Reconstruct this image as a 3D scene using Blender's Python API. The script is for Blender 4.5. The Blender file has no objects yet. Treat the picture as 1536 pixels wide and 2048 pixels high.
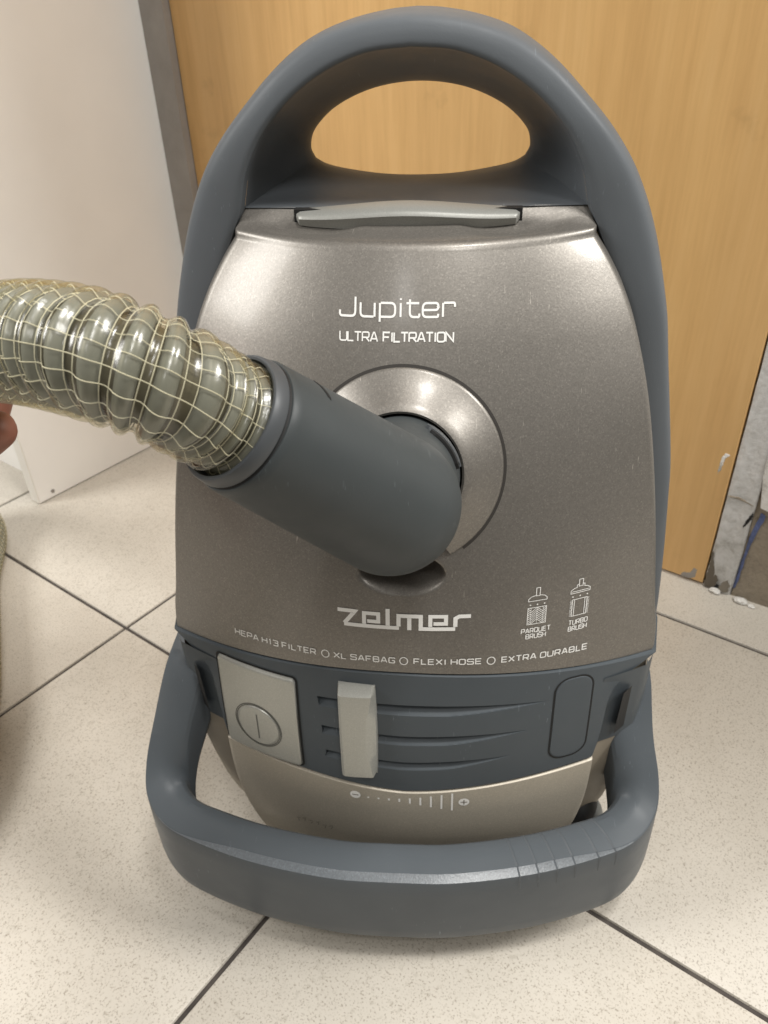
import bpy, bmesh, math, random
import numpy as np
from mathutils import Vector
random.seed(4)
R = math.radians
scene = bpy.context.scene
COL = scene.collection

# ------------------------------------------------------------------ camera
CAM_H = .49; PITCH = R(34.1); ROLL = R(2.13); FPX = 1530.0
cd = bpy.data.cameras.new('camera'); cam = bpy.data.objects.new('camera', cd); COL.objects.link(cam)
cd.sensor_fit = 'VERTICAL'; cd.sensor_height = 36.0; cd.lens = 36.0*FPX/2048.0
cd.clip_start = .01; cd.clip_end = 50
cd.dof.use_dof = True; cd.dof.focus_distance = .32; cd.dof.aperture_fstop = 24.0
_fw = np.array([0, math.cos(PITCH), -math.sin(PITCH)]); _dn = np.array([0, -math.sin(PITCH), -math.cos(PITCH)]); _rt = np.array([1., 0, 0])
_Rr = math.cos(ROLL)*_rt+math.sin(ROLL)*_dn; _Dd = -math.sin(ROLL)*_rt+math.cos(ROLL)*_dn
from mathutils import Matrix
cam.matrix_world = Matrix(((_Rr[0], -_Dd[0], -_fw[0], 0), (_Rr[1], -_Dd[1], -_fw[1], 0), (_Rr[2], -_Dd[2], -_fw[2], CAM_H), (0, 0, 0, 1)))
scene.camera = cam

# ------------------------------------------------------------------ world, ceiling lamps and added fill lamps
w = bpy.data.worlds.new('World'); scene.world = w; w.use_nodes = True
bg = w.node_tree.nodes['Background']; bg.inputs[0].default_value = (1.0, .96, .88, 1); bg.inputs[1].default_value = .20

def lamp(name, loc, target, sx, sy, power, col):
    l = bpy.data.lights.new(name, 'AREA'); l.shape = 'RECTANGLE'; l.size = sx; l.size_y = sy; l.energy = power; l.color = col
    o = bpy.data.objects.new(name, l); COL.objects.link(o); o.location = loc
    o.rotation_euler = (Vector(target)-Vector(loc)).to_track_quat('-Z', 'Y').to_euler(); return o
WARM = (1.0, .98, .945)
lamp('ceiling_or_fill_lamp', (.42, -.06, 2.40), (.0, .35, .1), .34, .34, 25, WARM)
lamp('ceiling_or_fill_lamp', (.40, -.95, 2.40), (0, .4, .2), .36, .36, 13, WARM)  # added fill, unseen: lifts handle shelf, bumper top and lid sheen
lamp('ceiling_or_fill_lamp', (-.50, -1.75, 2.35), (0, .4, .2), .12, .45, 5, WARM)
lamp('ceiling_or_fill_lamp', (-2.05, .15, 1.75), (0, .7, .3), .8, .8, 44, WARM)  # added side fill, unseen, to brighten the wooden door
lamp('ceiling_or_fill_lamp', (1.95, .10, 2.10), (-.2, .6, .2), .6, .6, 54, WARM)  # added side fill, unseen, to brighten the white panel
vs = scene.view_settings; vs.view_transform = 'Standard'; vs.look = 'None'; vs.gamma = 1; vs.use_curve_mapping = False; vs.exposure = 0
try: scene.cycles.transparent_max_bounces = 24
except Exception: pass

# ------------------------------------------------------------------ helpers
def tag(o, label=None, cat=None, group=None, kind=None):
    if label: o['label'] = label
    if cat: o['category'] = cat
    if group: o['group'] = group
    if kind: o['kind'] = kind
    return o
def empty(name, loc=(0, 0, 0), rz=0):
    o = bpy.data.objects.new(name, None); COL.objects.link(o); o.location = loc; o.rotation_euler = (0, 0, rz); o.empty_display_size = .05; return o
def mesh(name, V, Fc, mat, parent=None, angle=35, flat=False):
    me = bpy.data.meshes.new(name); me.from_pydata([tuple(map(float, v)) for v in V], [], [tuple(f) for f in Fc])
    bm = bmesh.new(); bm.from_mesh(me); bmesh.ops.remove_doubles(bm, verts=bm.verts, dist=1e-6)
    bmesh.ops.recalc_face_normals(bm, faces=bm.faces); bm.to_mesh(me); bm.free()
    if mat: me.materials.append(mat)
    if not flat:
        me.shade_smooth()
        try: me.set_sharp_from_angle(angle=R(angle))
        except Exception: pass
    o = bpy.data.objects.new(name, me); COL.objects.link(o)
    if parent: o.parent = parent
    return o
def grid_faces(nr, nc, off=0, wrap=False):
    F = []
    for i in range(nr-1):
        for j in range(nc if wrap else nc-1):
            k = (j+1) % nc
            F.append((off+i*nc+j, off+i*nc+k, off+(i+1)*nc+k, off+(i+1)*nc+j))
    return F
class MB:
    def __init__(s): s.V = []; s.F = []
    def add(s, V, F):
        o = len(s.V); s.V += [tuple(v) for v in V]; s.F += [tuple(i+o for i in f) for f in F]; return s
    def loft(s, rings, wrap=True, cap0=False, cap1=False):
        n = len(rings[0]); V = [p for r in rings for p in r]; F = grid_faces(len(rings), n, 0, wrap)
        if cap0: F.append(tuple(range(n)))
        if cap1: F.append(tuple((len(rings)-1)*n+i for i in range(n)))
        return s.add(V, F)
    def box(s, a, b):
        x0, y0, z0 = a; x1, y1, z1 = b
        return s.add([(x0,y0,z0),(x1,y0,z0),(x1,y1,z0),(x0,y1,z0),(x0,y0,z1),(x1,y0,z1),(x1,y1,z1),(x0,y1,z1)],
              [(0,3,2,1),(4,5,6,7),(0,1,5,4),(1,2,6,5),(2,3,7,6),(3,0,4,7)])
    def build(s, name, mat, parent=None, angle=35, flat=False): return mesh(name, s.V, s.F, mat, parent, angle, flat)
def curve1(xs, ys):
    """smooth monotone-ish cubic (Hermite) interpolation through points"""
    xs = np.array(xs, float); ys = np.array(ys, float)
    if xs[0] > xs[-1]: xs, ys = xs[::-1], ys[::-1]
    d = np.diff(ys)/np.diff(xs); m = np.zeros_like(ys); m[0] = d[0]; m[-1] = d[-1]
    for i in range(1, len(xs)-1): m[i] = 0 if d[i-1]*d[i] <= 0 else 2*d[i-1]*d[i]/(d[i-1]+d[i])
    def f(x):
        x = min(max(x, xs[0]), xs[-1]); i = min(max(int(np.searchsorted(xs, x))-1, 0), len(xs)-2)
        h = xs[i+1]-xs[i]; t = (x-xs[i])/h
        return ((1+2*t)*(1-t)**2*ys[i]+t*(1-t)**2*h*m[i]+t*t*(3-2*t)*ys[i+1]+t*t*(t-1)*h*m[i+1])
    return f
def crom(P, n):
    """Catmull-Rom through points, resampled to n points uniform in arc length"""
    P = [np.array(p, float) for p in P]; Q = [2*P[0]-P[1]]+P+[2*P[-1]-P[-2]]; out = []
    for i in range(1, len(Q)-2):
        for t in np.linspace(0, 1, 40, endpoint=False):
            a, b, c, d = Q[i-1], Q[i], Q[i+1], Q[i+2]
            out.append(.5*((2*b)+(c-a)*t+(2*a-5*b+4*c-d)*t*t+(3*b-3*c+d-a)*t**3))
    out.append(P[-1]); return resample(out, n)
def resample(P, n):
    P = np.array(P, float); L = np.concatenate([[0], np.cumsum(np.linalg.norm(np.diff(P, axis=0), axis=1))])
    s = np.linspace(0, L[-1], n); return np.stack([np.interp(s, L, P[:, k]) for k in range(P.shape[1])], 1)
def sstep(a, b, x):
    t = min(max((x-a)/(b-a), 0), 1); return t*t*(3-2*t)

# ------------------------------------------------------------------ materials
def mat(name, col, rough=.5, metal=0, coat=0, coat_rough=.1, spec=.5):
    m = bpy.data.materials.new(name); m.use_nodes = True; b = m.node_tree.nodes['Principled BSDF']
    b.inputs['Base Color'].default_value = (*col, 1); b.inputs['Roughness'].default_value = rough; b.inputs['Metallic'].default_value = metal
    b.inputs['Coat Weight'].default_value = coat; b.inputs['Coat Roughness'].default_value = coat_rough; b.inputs['Specular IOR Level'].default_value = spec
    return m
def N(m, t, **kw):
    n = m.node_tree.nodes.new(t)
    for k, v in kw.items():
        if hasattr(n, k): setattr(n, k, v)
        else: n.inputs[k.replace('_', ' ')].default_value = v
    return n
def L(m, a, ao, b, bi): m.node_tree.links.new(a.outputs[ao], b.inputs[bi])
def bsdf(m): return m.node_tree.nodes['Principled BSDF']
def coords(m, scale=(1, 1, 1), rnd=False):
    tc = N(m, 'ShaderNodeTexCoord'); mp = N(m, 'ShaderNodeMapping'); mp.inputs['Scale'].default_value = scale; L(m, tc, 'Object', mp, 'Vector')
    if rnd:
        oi = N(m, 'ShaderNodeObjectInfo'); mu = N(m, 'ShaderNodeMath', operation='MULTIPLY'); mu.inputs[1].default_value = 37.0
        L(m, oi, 'Random', mu, 0); L(m, mu, 0, mp, 'Location')
    return mp
def noise(m, co, scale, detail=3, rough=.5):
    n = N(m, 'ShaderNodeTexNoise'); n.inputs['Scale'].default_value = scale; n.inputs['Detail'].default_value = detail; n.inputs['Roughness'].default_value = rough
    L(m, co, 0, n, 'Vector'); return n
def ramp(m, src, out, stops):
    r = N(m, 'ShaderNodeValToRGB'); cr = r.color_ramp
    while len(cr.elements) < len(stops): cr.elements.new(.5)
    for e, (p, c) in zip(cr.elements, stops): e.position = p; e.color = (*c, 1) if len(c) == 3 else c
    L(m, src, out, r, 'Fac'); return r
def mixc(m, a, ao, b, bo, fac=None, fo=None, mode='MIX', f=.5):
    x = N(m, 'ShaderNodeMix', data_type='RGBA', blend_type=mode); x.inputs[0].default_value = f
    L(m, a, ao, x, 6); L(m, b, bo, x, 7)
    if fac: L(m, fac, fo, x, 0)
    return x
def bump(m, src, out, strength, dist):
    b = N(m, 'ShaderNodeBump'); b.inputs['Strength'].default_value = strength; b.inputs['Distance'].default_value = dist
    L(m, src, out, b, 'Height'); L(m, b, 0, bsdf(m), 'Normal'); return b
def vary(m, col, amt, scale, rough=None, ramt=.06, bscale=None, bstr=.1, bdist=.0002):
    """slight blotchy colour change, roughness change and fine stipple"""
    co = coords(m); n = noise(m, co, scale, 4, .6)
    c0 = tuple(c*(1-amt) for c in col); c1 = tuple(c*(1+amt) for c in col)
    r = ramp(m, n, 0, [(.3, c0), (.7, c1)]); L(m, r, 0, bsdf(m), 'Base Color')
    if rough is not None:
        n2 = noise(m, co, scale*3.3, 4, .6); mr = N(m, 'ShaderNodeMapRange'); L(m, n2, 0, mr, 0)
        mr.inputs[1].default_value = .3; mr.inputs[2].default_value = .7; mr.inputs[3].default_value = rough-ramt; mr.inputs[4].default_value = rough+ramt
        L(m, mr, 0, bsdf(m), 'Roughness')
    if bscale:
        n3 = noise(m, co, bscale, 2, .5); bump(m, n3, 0, bstr, bdist)
    return m
def flakes(m, col, amt=.16, scale=1500, bstr=.17):
    co = coords(m); v = N(m, 'ShaderNodeTexVoronoi'); v.inputs['Scale'].default_value = scale; L(m, co, 0, v, 'Vector')
    r = ramp(m, v, 'Color', [(.0, tuple(c*(1-amt) for c in col)), (.75, tuple(c*(1+amt*.4) for c in col)), (1.0, tuple(min(1, c*(1+amt*2.0)) for c in col))])
    n = noise(m, co, 9, 3); r2 = ramp(m, n, 0, [(.3, (.93, .93, .93)), (.7, (1.05, 1.05, 1.05))])
    x = mixc(m, r, 0, r2, 0, mode='MULTIPLY', f=1.0); L(m, x, 2, bsdf(m), 'Base Color')
    n3 = noise(m, co, scale*.55, 1, .5); bump(m, n3, 0, bstr, .0002); return m

def scuff(m, col, thr=.69, gain=2.2):
    """fine pale hairline scratches and specks"""
    b = bsdf(m); src = b.inputs['Base Color'].links[0].from_socket
    ca = coords(m, (900, 60, 160)); ca.inputs['Rotation'].default_value = (.5, .3, .9); n1 = noise(m, ca, 1.0, 2, .5); r1 = ramp(m, n1, 0, [(thr, (0, 0, 0)), (thr+.05, (1, 1, 1))])
    cb = coords(m); n2 = noise(m, cb, 26, 3, .6); r2 = ramp(m, n2, 0, [(.52, (0, 0, 0)), (.66, (1, 1, 1))]); mu = mixc(m, r1, 0, r2, 0, mode='MULTIPLY', f=1.0)
    x = N(m, 'ShaderNodeMix', data_type='RGBA'); m.node_tree.links.new(src, x.inputs[6]); x.inputs[7].default_value = (*[min(1, c*gain) for c in col], 1); L(m, mu, 2, x, 0); L(m, x, 2, b, 'Base Color'); return m
C_BLUE = (.083, .094, .104)
C_SHELL = (.108, .119, .130)
M_blue = vary(mat('blue_grey_plastic', C_SHELL, .42, spec=.22), C_SHELL, .05, 14, .48, .05, 1300, .22)
M_bump = vary(mat('bumper_plastic', C_BLUE, .36, spec=.20), C_BLUE, .05, 14, .36, .05, 1300, .16)
M_bevel = flakes(mat('worn_bevel_highlight', tuple(c*1.25 for c in C_BLUE), .30, 0, spec=1.0), tuple(c*1.25 for c in C_BLUE), .25, 1600, .35)  # worn, polished bevel; its lighter base also paints in the highlight
M_panel = vary(mat('panel_plastic', (.07, .082, .092), .45, spec=.28), (.07, .082, .092), .05, 16, .46, .05, 1800, .10)
C_LID = (.206, .191, .171)
M_lid = flakes(mat('metallic_taupe_paint', C_LID, .44, .60, .22, .16), C_LID)
C_BAND = (.46, .415, .34)
M_band = flakes(mat('satin_taupe_paint', C_BAND, .46, .3), C_BAND, .12, 2200, .10)
C_SILV = (.42, .42, .385)
M_silver = flakes(mat('silver_plastic', C_SILV, .42, .5), C_SILV, .10, 2600, .08)
M_latch = flakes(mat('latch_plastic', (.27, .27, .25), .45, .3), (.27, .27, .25), .08, 2600, .06)
M_tub = vary(mat('matt_taupe_plastic', (.26, .225, .175), .55), (.26, .225, .175), .06, 18, .55, .05)
for _m, _c in ((M_blue, C_BLUE), (M_bump, C_BLUE), (M_panel, (.07, .082, .092)), (M_lid, C_LID)): scuff(_m, _c)
M_black = mat('black_gap', (.006, .006, .006), .7)
M_print = mat('silver_print', (.80, .79, .76), .45)
M_printd = mat('dark_print', (.16, .14, .115), .5)
M_elbow = vary(mat('elbow_plastic', (.048, .055, .057), .48, spec=.35), (.048, .055, .057), .06, 22, .48, .06, 1400, .06)
scuff(M_elbow, (.048, .055, .057), .66, 2.6)
M_cuff = vary(mat('cuff_plastic', (.064, .070, .076), .46), (.064, .070, .076), .05, 22, .46, .05)
M_spiral = mat('spiral_plastic', (.205, .216, .212), .4)
M_thread = mat('cream_thread', (.80, .785, .68), .5)
def clear_pvc():
    m = bpy.data.materials.new('clear_yellowed_plastic'); m.use_nodes = True; nt = m.node_tree; nt.nodes.clear()
    out = nt.nodes.new('ShaderNodeOutputMaterial'); tr = nt.nodes.new('ShaderNodeBsdfTransparent'); tr.inputs[0].default_value = (.91, .89, .80, 1)
    gl = nt.nodes.new('ShaderNodeBsdfGlossy'); gl.inputs['Roughness'].default_value = .22; gl.inputs[0].default_value = (1, 1, 1, 1)
    df = nt.nodes.new('ShaderNodeBsdfDiffuse'); df.inputs[0].default_value = (.40, .37, .24, 1)
    lw = nt.nodes.new('ShaderNodeLayerWeight'); lw.inputs[0].default_value = .5; pw = nt.nodes.new('ShaderNodeMath'); pw.operation = 'POWER'; pw.inputs[1].default_value = 4.0; fr = nt.nodes.new('ShaderNodeMath'); fr.operation = 'MULTIPLY_ADD'; fr.inputs[1].default_value = .55; fr.inputs[2].default_value = .05
    tc = nt.nodes.new('ShaderNodeTexCoord'); no = nt.nodes.new('ShaderNodeTexNoise'); no.inputs['Scale'].default_value = 160; no.inputs['Detail'].default_value = 3
    bp = nt.nodes.new('ShaderNodeBump'); bp.inputs['Strength'].default_value = .35; bp.inputs['Distance'].default_value = .0008
    a = nt.nodes.new('ShaderNodeMixShader'); a.inputs[0].default_value = .05; b = nt.nodes.new('ShaderNodeMixShader')
    k = nt.links.new; k(tc.outputs['Object'], no.inputs['Vector']); k(no.outputs[0], bp.inputs['Height']); k(bp.outputs[0], gl.inputs['Normal']); k(lw.outputs['Facing'], pw.inputs[0]); k(pw.outputs[0], fr.inputs[0])
    k(tr.outputs[0], a.inputs[1]); k(df.outputs[0], a.inputs[2]); k(a.outputs[0], b.inputs[1]); k(gl.outputs[0], b.inputs[2]); k(fr.outputs[0], b.inputs[0]); k(b.outputs[0], out.inputs[0])
    return m
M_clear = clear_pvc()
def tile_mat():
    m = mat('speckled_tile', (.6, .55, .45), .42); co = coords(m, rnd=True)
    n1 = noise(m, co, 760, 2, .6); n2 = noise(m, co, 14, 4, .6); n3 = noise(m, co, 240, 3, .6)
    base = ramp(m, n2, 0, [(.3, (.51, .472, .41)), (.7, (.57, .53, .465))])
    s1 = ramp(m, n1, 0, [(.33, (.50, .47, .44)), (.40, (.84, .82, .79)), (.46, (1, 1, 1))])
    s2 = ramp(m, n3, 0, [(.30, (.62, .60, .56)), (.42, (1, 1, 1)), (.62, (1, 1, 1)), (.74, (1.06, 1.05, 1.03))])
    x = mixc(m, base, 0, s1, 0, mode='MULTIPLY', f=.75); y = mixc(m, x, 2, s2, 0, mode='MULTIPLY', f=.4)
    L(m, y, 2, bsdf(m), 'Base Color'); bump(m, n3, 0, .12, .0006); return m
M_tile = tile_mat()
M_grout = vary(mat('dark_grout', (.06, .05, .045), .9), (.062, .052, .046), .45, 60)
def wood_mat():
    m = mat('beech_laminate', (.5, .3, .12), .42); co = coords(m, (30, 30, 1.6)); co2 = coords(m, (6, 6, .9)); co3 = coords(m)
    n1 = noise(m, co, 4.0, 6, .65); n2 = noise(m, co2, 2.2, 4, .55); n3 = noise(m, co3, 16, 5, .6)
    a = ramp(m, n1, 0, [(.25, (.67, .405, .160)), (.55, (.76, .48, .20)), (.8, (.80, .525, .235))])
    b = ramp(m, n2, 0, [(.3, (.92, .89, .86)), (.7, (1.05, 1.04, 1.03))])
    c = ramp(m, n3, 0, [(.25, (.74, .72, .70)), (.36, (.97, .97, .97)), (.7, (1.02, 1.02, 1.02))])
    x = mixc(m, a, 0, b, 0, mode='MULTIPLY', f=.8); y = mixc(m, x, 2, c, 0, mode='MULTIPLY', f=.6)
    L(m, y, 2, bsdf(m), 'Base Color'); bump(m, n1, 0, .10, .0008); return m
M_wood = wood_mat()
M_white = vary(mat('white_laminate', (.82, .80, .765), .4), (.82, .80, .765), .04, 5, .4, .05)
M_whiteedge = mat('white_edge_band', (.74, .71, .65), .45)
M_frame = vary(mat('grey_frame_paint', (.27, .245, .22), .5), (.27, .245, .22), .12, 26, .5, .08, 300, .2, .0006)
def dirty(name, c0, c1, c2, sc):
    m = mat(name, c0, .75); co = coords(m); n = noise(m, co, sc, 6, .7); n2 = noise(m, co, sc*7, 4, .7)
    r = ramp(m, n, 0, [(.32, c2), (.45, c1), (.62, c0)]); r2 = ramp(m, n2, 0, [(.3, (.7, .68, .65)), (.55, (1, 1, 1))])
    x = mixc(m, r, 0, r2, 0, mode='MULTIPLY', f=.6); L(m, x, 2, bsdf(m), 'Base Color'); bump(m, n2, 0, .5, .002); return m
M_jamb = dirty('grimy_grey_paint', (.60, .59, .575), (.50, .49, .47), (.26, .24, .21), 26)
M_conc = dirty('rough_concrete', (.29, .245, .185), (.25, .21, .16), (.17, .145, .11), 40)
M_plaster = dirty('white_plaster', (.80, .785, .75), (.70, .68, .64), (.36, .34, .30), 50)
M_bluepaint = dirty('blue_paint', (.10, .13, .27), (.085, .11, .22), (.06, .07, .12), 60)
M_skin = vary(mat('skin', (.27, .11, .07), .5), (.27, .11, .07), .12, 60, .5, .05, 900, .15)
bsdf(M_skin).inputs['Subsurface Weight'].default_value = .15
bsdf(M_skin).inputs['Subsurface Radius'].default_value = (.004, .0015, .0008)
M_nail = mat('nail', (.48, .26, .2), .3)
M_rubber = mat('dark_rubber', (.03, .03, .03), .6)
M_ball = mat('grey_caster_plastic', (.14, .145, .14), .4)

# ------------------------------------------------------------------ setting: floor, door wall, white panel
AX = np.array([math.cos(R(-37.5)), math.sin(R(-37.5)), 0]); AN = np.array([-AX[1], AX[0], 0])
FLR = R(-37.5)                       # frame in which x runs along the door wall, y towards it
def SN(s, n, z=0): return AX*s+AN*n+np.array([0, 0, z])
floor = MB().box((-2.4, -1.4, -.03), (1.6, 1.6, -.0022)).build('floor', M_grout, None, flat=True)
floor.rotation_euler = (0, 0, FLR); tag(floor, 'pale speckled floor tiles with dark grout lines', 'floor', kind='structure')
def tile_mesh():
    h = .1486; b = .0012; m = MB(); rings = []
    for (q, z) in ((h, -.006), (h, -b), (h-b*.35, -b*.3), (h-b, 0)): rings.append([(-q, -q, z), (q, -q, z), (q, q, z), (-q, q, z)])
    m.loft(rings, cap1=True); o = m.build('tile', M_tile, floor, angle=30); return o
t0 = tile_mesh(); PT = .3005; first = True
for i in range(-5, 5):
    for j in range(-4, 3):
        s = -.529+PT*(i+.5); n = .281+PT*(j+.5)
        wx, wy, _ = SN(s, n)
        if wy < -.25 or n > .80 and s > -.8 or wy > 1.35: continue
        if first: o = t0; first = False
        else: o = t0.copy(); COL.objects.link(o)
        o.parent = floor; o.location = (s, n, random.uniform(-.0004, 0)); o.rotation_euler = (0, 0, random.choice((0, 1, 2, 3))*math.pi/2)
# note: tile coordinates (s,n) are the floor's own x,y because the floor is rotated by FLR

# wooden door
dr = empty('door', SN(-.43, .6555), FLR); tag(dr, 'orange-brown beech laminate door with worn lower corner', 'door')
dl, dh = -.753+.43, -.1049+.43
leaf = MB()
rings = []
for (q, y) in ((0, .03), (0, -.0115), (.0015, -.0125)): rings.append([(dl+q, y, .0035+q), (dh-q, y, .0035+q), (dh-q, y, 1.99-q), (dl+q, y, 1.99-q)])
leaf.loft(rings, cap0=True, cap1=True); leaf.build('leaf', M_wood, dr)
def blob(name, pts, y, th, m_, parent, seed=1, jit=.0):
    """irregular flat patch with thickness th, outline pts (x,z), lying on plane y (front is -y)"""
    rnd = random.Random(seed); P = resample(list(pts)+[pts[0]], 40)[:-1]; P = P+np.array([[rnd.uniform(-jit, jit), rnd.uniform(-jit, jit)] for _ in P])
    c = P.mean(0); mb = MB()
    mb.loft([[(p[0], y, p[1]) for p in P], [(p[0], y-th*.7, p[1]) for p in P], [((p[0]-c[0])*.94+c[0], y-th, (p[1]-c[1])*.94+c[1]) for p in P]], cap0=True, cap1=True)
    return mb.build(name, m_, parent)
blob('worn_patch', [(dh-.022, .004), (dh-.012, .004), (dh-.008, .008), (dh-.0075, .017), (dh-.0105, .018), (dh-.0135, .011), (dh-.02, .008)], -.0125, .0003, M_frame, dr, 3, .0006)
blob('paint_chip', [(dh-.0105, .125), (dh-.0085, .13), (dh-.0075, .142), (dh-.0045, .146), (dh-.008, .147), (dh-.0105, .141)], -.0125, .0004, M_plaster, dr, 4, .0004)
# door frame: grey post beside the white panel, grimy post on the other side
fr = empty('door_frame', SN(-.77, .65), FLR); tag(fr, 'smooth grey door post between white panel and wooden door', 'door frame')
MB().box((-.024, -.0155, 0), (.0160, .03, 2.0)).build('post', M_frame, fr, flat=True)
fr2 = empty('door_frame', SN(-.09, .65), FLR); tag(fr2, 'grimy grey door post with cracked paint beside bare concrete', 'door frame')
def rough_post():
    mb = MB(); rings = []; rnd = random.Random(7)
    zs = [0, .006, .014]+list(np.linspace(.024, .30, 26))+[.5, 1.0, 2.0]
    prof = [(-.0135, .03), (-.0135, -.004), (-.0125, -.006), (-.006, -.0075), (.000, -.006), (.004, -.0085), (.0105, -.0085), (.0120, -.007), (.0125, .03)]
    for z in zs:
        k = 1 if z < .03 else .35
        rings.append([(x+rnd.uniform(-1, 1)*.0006*k-(.0006 if y < 0 and z < .012 else 0), y+(rnd.uniform(-1, 1)*.0007*k if y < .02 else 0)+(.002 if z < .007 and y < 0 else 0), z) for x, y in prof])
    mb.loft(rings, wrap=False); return mb.build('post', M_jamb, fr2, 50)
rough_post()
blob('crack', [(.0085, .082), (.0125, .092), (.0120, .098), (.0100, .094), (.0075, .086), (.006, .078)], -.0080, .0009, M_black, fr2, 2, .0006)
blob('crack', [(-.012, .1065), (-.004, .1085), (.004, .1065), (.011, .1040), (.004, .1055), (-.004, .1070)], -.0068, .0021, M_conc, fr2, 5, .0002)
blob('crack', [(-.009, .0035), (.003, .0035), (.003, .0065), (-.009, .0065)], -.0052, .0016, M_black, fr2, 6, .0008)
blob('grime', [(-.0132, .002), (-.004, .002), (-.002, .012), (-.005, .020), (-.0095, .030), (-.0128, .045)], -.0066, .0012, mat('dark_grime', (.12, .10, .075), .9), fr2, 15, .0008)
blob('grime', [(.0005, .003), (.009, .003), (.010, .014), (.006, .018), (.002, .012)], -.0070, .0018, mat('brown_grime', (.20, .175, .14), .9), fr2, 16, .0008)
# wall right of the door: concrete below, broken white plaster above, a streak of blue paint
wl = empty('wall', SN(.2, .66), FLR); tag(wl, 'bare brown concrete wall with broken white plaster beside grimy post', 'wall')
def rough_sheet(x0, x1, z0, z1, y, nx, nz, amp, seed):
    rnd = random.Random(seed); V = []; 
    for i in range(nz+1):
        for j in range(nx+1):
            V.append((x0+(x1-x0)*j/nx, y+rnd.uniform(-amp, amp), z0+(z1-z0)*i/nz))
    F = grid_faces(nz+1, nx+1); o = len(V)
    V += [(x0, y+.06, z0), (x1, y+.06, z0), (x1, y+.06, z1), (x0, y+.06, z1)]
    F += [tuple([i*(nx+1) for i in range(nz, -1, -1)]+[o, o+3])]
    return V, F
V, F = rough_sheet(-.2775, .35, 0, .6, -.0145, 70, 70, .0009, 3); mesh('concrete', V, F, M_conc, wl, 60)
pts = [(-.2775, .62), (-.2765, .30), (-.2785, .2), (-.2815, .155), (-.2800, .135), (-.2825, .122), (-.2800, .112), (-.2765, .104), (-.270, .1020), (-.255, .100), (-.24, .094), (-.2, .09), (-.1, .095), (.0, .09), (.3, .09), (.35, .62)]
blob_p = blob('plaster', pts, -.0138, .0062, M_plaster, wl, 8, .0012)
blob('plaster_lump', [(-.2772, .150), (-.272, .149), (-.268, .158), (-.270, .166), (-.276, .165)], -.0195, .004, M_plaster, wl, 12, .0008)
blob('blue_streak', [(-.2775, .008), (-.2752, .008), (-.2745, .03), (-.274, .05), (-.2722, .068), (-.2695, .085), (-.268, .096), (-.2722, .098), (-.2742, .086), (-.2760, .066), (-.2768, .045), (-.2774, .03)], -.0150, .0006, M_bluepaint, wl, 9, .0005)
for k, (s, n, r_, lab) in enumerate([(-.0675, .6385, .0048, 'largest white plaster crumb on the floor below the blue streak'), (-.0575, .6375, .0028, 'small white plaster crumb on the floor below the bare concrete'), (-.0915, .6400, .0042, 'pale plaster crumb lying at the foot of the grimy post')]):
    bm = bmesh.new(); bmesh.ops.create_icosphere(bm, subdivisions=2, radius=r_); rnd = random.Random(k)
    for v in bm.verts: v.co *= rnd.uniform(.75, 1.15); v.co.z *= .55; v.co.x *= 1.35
    mz = min(v.co.z for v in bm.verts)
    for v in bm.verts: v.co.z -= mz+.0002
    me = bpy.data.meshes.new('plaster_crumb'); bm.to_mesh(me); bm.free(); me.materials.append(M_plaster)
    o = bpy.data.objects.new('plaster_crumb', me); COL.objects.link(o); o.location = SN(s, n, 0); o.rotation_euler = (0, 0, FLR)
    tag(o, lab, 'plaster crumb', 'plaster crumbs fallen at the wall')
# white panel standing at right angles to the door
wp_ = empty('white_panel', SN(-.80, .36), FLR); tag(wp_, 'plain white laminate panel standing upright at right angles to the door', 'panel')
MB().box((-.0065, .0012, .001), (.0085, .2745, 1.9)).build('board', M_white, wp_, flat=True)
MB().box((-.0068, -.0004, .001), (.0086, .0010, 1.9)).build('edge_strip', M_whiteedge, wp_, flat=True)
blob('chipped_spot', [(.0, .0), (.003, -.001), (.0045, .002), (.002, .0045), (-.001, .003)], 0, .0004, M_frame, wp_, 2, .0004).location = (.0086, .0182, .0062)
bpy.data.objects[-1] if False else None
o = bpy.data.objects['chipped_spot']; o.rotation_euler = (0, 0, math.pi/2)
# beige wall seen past the panel
bw = MB().box((-1.6, .3925, -.02), (-.818, .42, 2.0)).build('back_wall', M_white, None, flat=True); bw.rotation_euler = (0, 0, FLR)
tag(bw, 'shaded beige wall behind the white panel edge', 'wall')

# ------------------------------------------------------------------ vacuum cleaner
VAC = empty('vacuum_cleaner', (.018, .38, 0), R(-7))
tag(VAC, 'upright taupe and blue-grey canister vacuum cleaner standing on the tiles', 'vacuum cleaner')
yc = curve1([.10, .16, .198, .25, .3023, .3545, .397, .42], [-.104, -.1025, -.0985, -.0891, -.0724, -.0485, -.0235, -.008])
wlid = curve1([.15, .187, .198, .2117, .2545, .281, .322, .353, .368, .382, .398, .42], [.1350, .1342, .1335, .1312, .1258, .1220, .1145, .1060, .1000, .0920, .0810, .07])
slid = curve1([.15, .198, .25, .32, .37, .397, .42], [.0405, .0405, .039, .032, .0285, .0245, .024])
def lidy(x, z): return yc(z)+slid(z)*abs(x/wlid(z))**2.2
def zbot(v): return .198-.0125*v*v
RC = np.array([0, lidy(0, .3035), .3035])                 # centre of the hose inlet
_t = np.array([0, lidy(0, .335)-lidy(0, .272), .335-.272]); _t /= np.linalg.norm(_t); RN = np.array([0, -_t[2], _t[1]]); RX = np.array([1., 0, 0]); RU = _t
ZR = .3925
def dent(x, z):
    """thumb recess below the inlet and the groove round the collar"""
    d = 0
    e = (x/.0215)**2+((z-.2545)/.0108)**2
    d += .018*sstep(1.05, .45, e)
    return d
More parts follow.
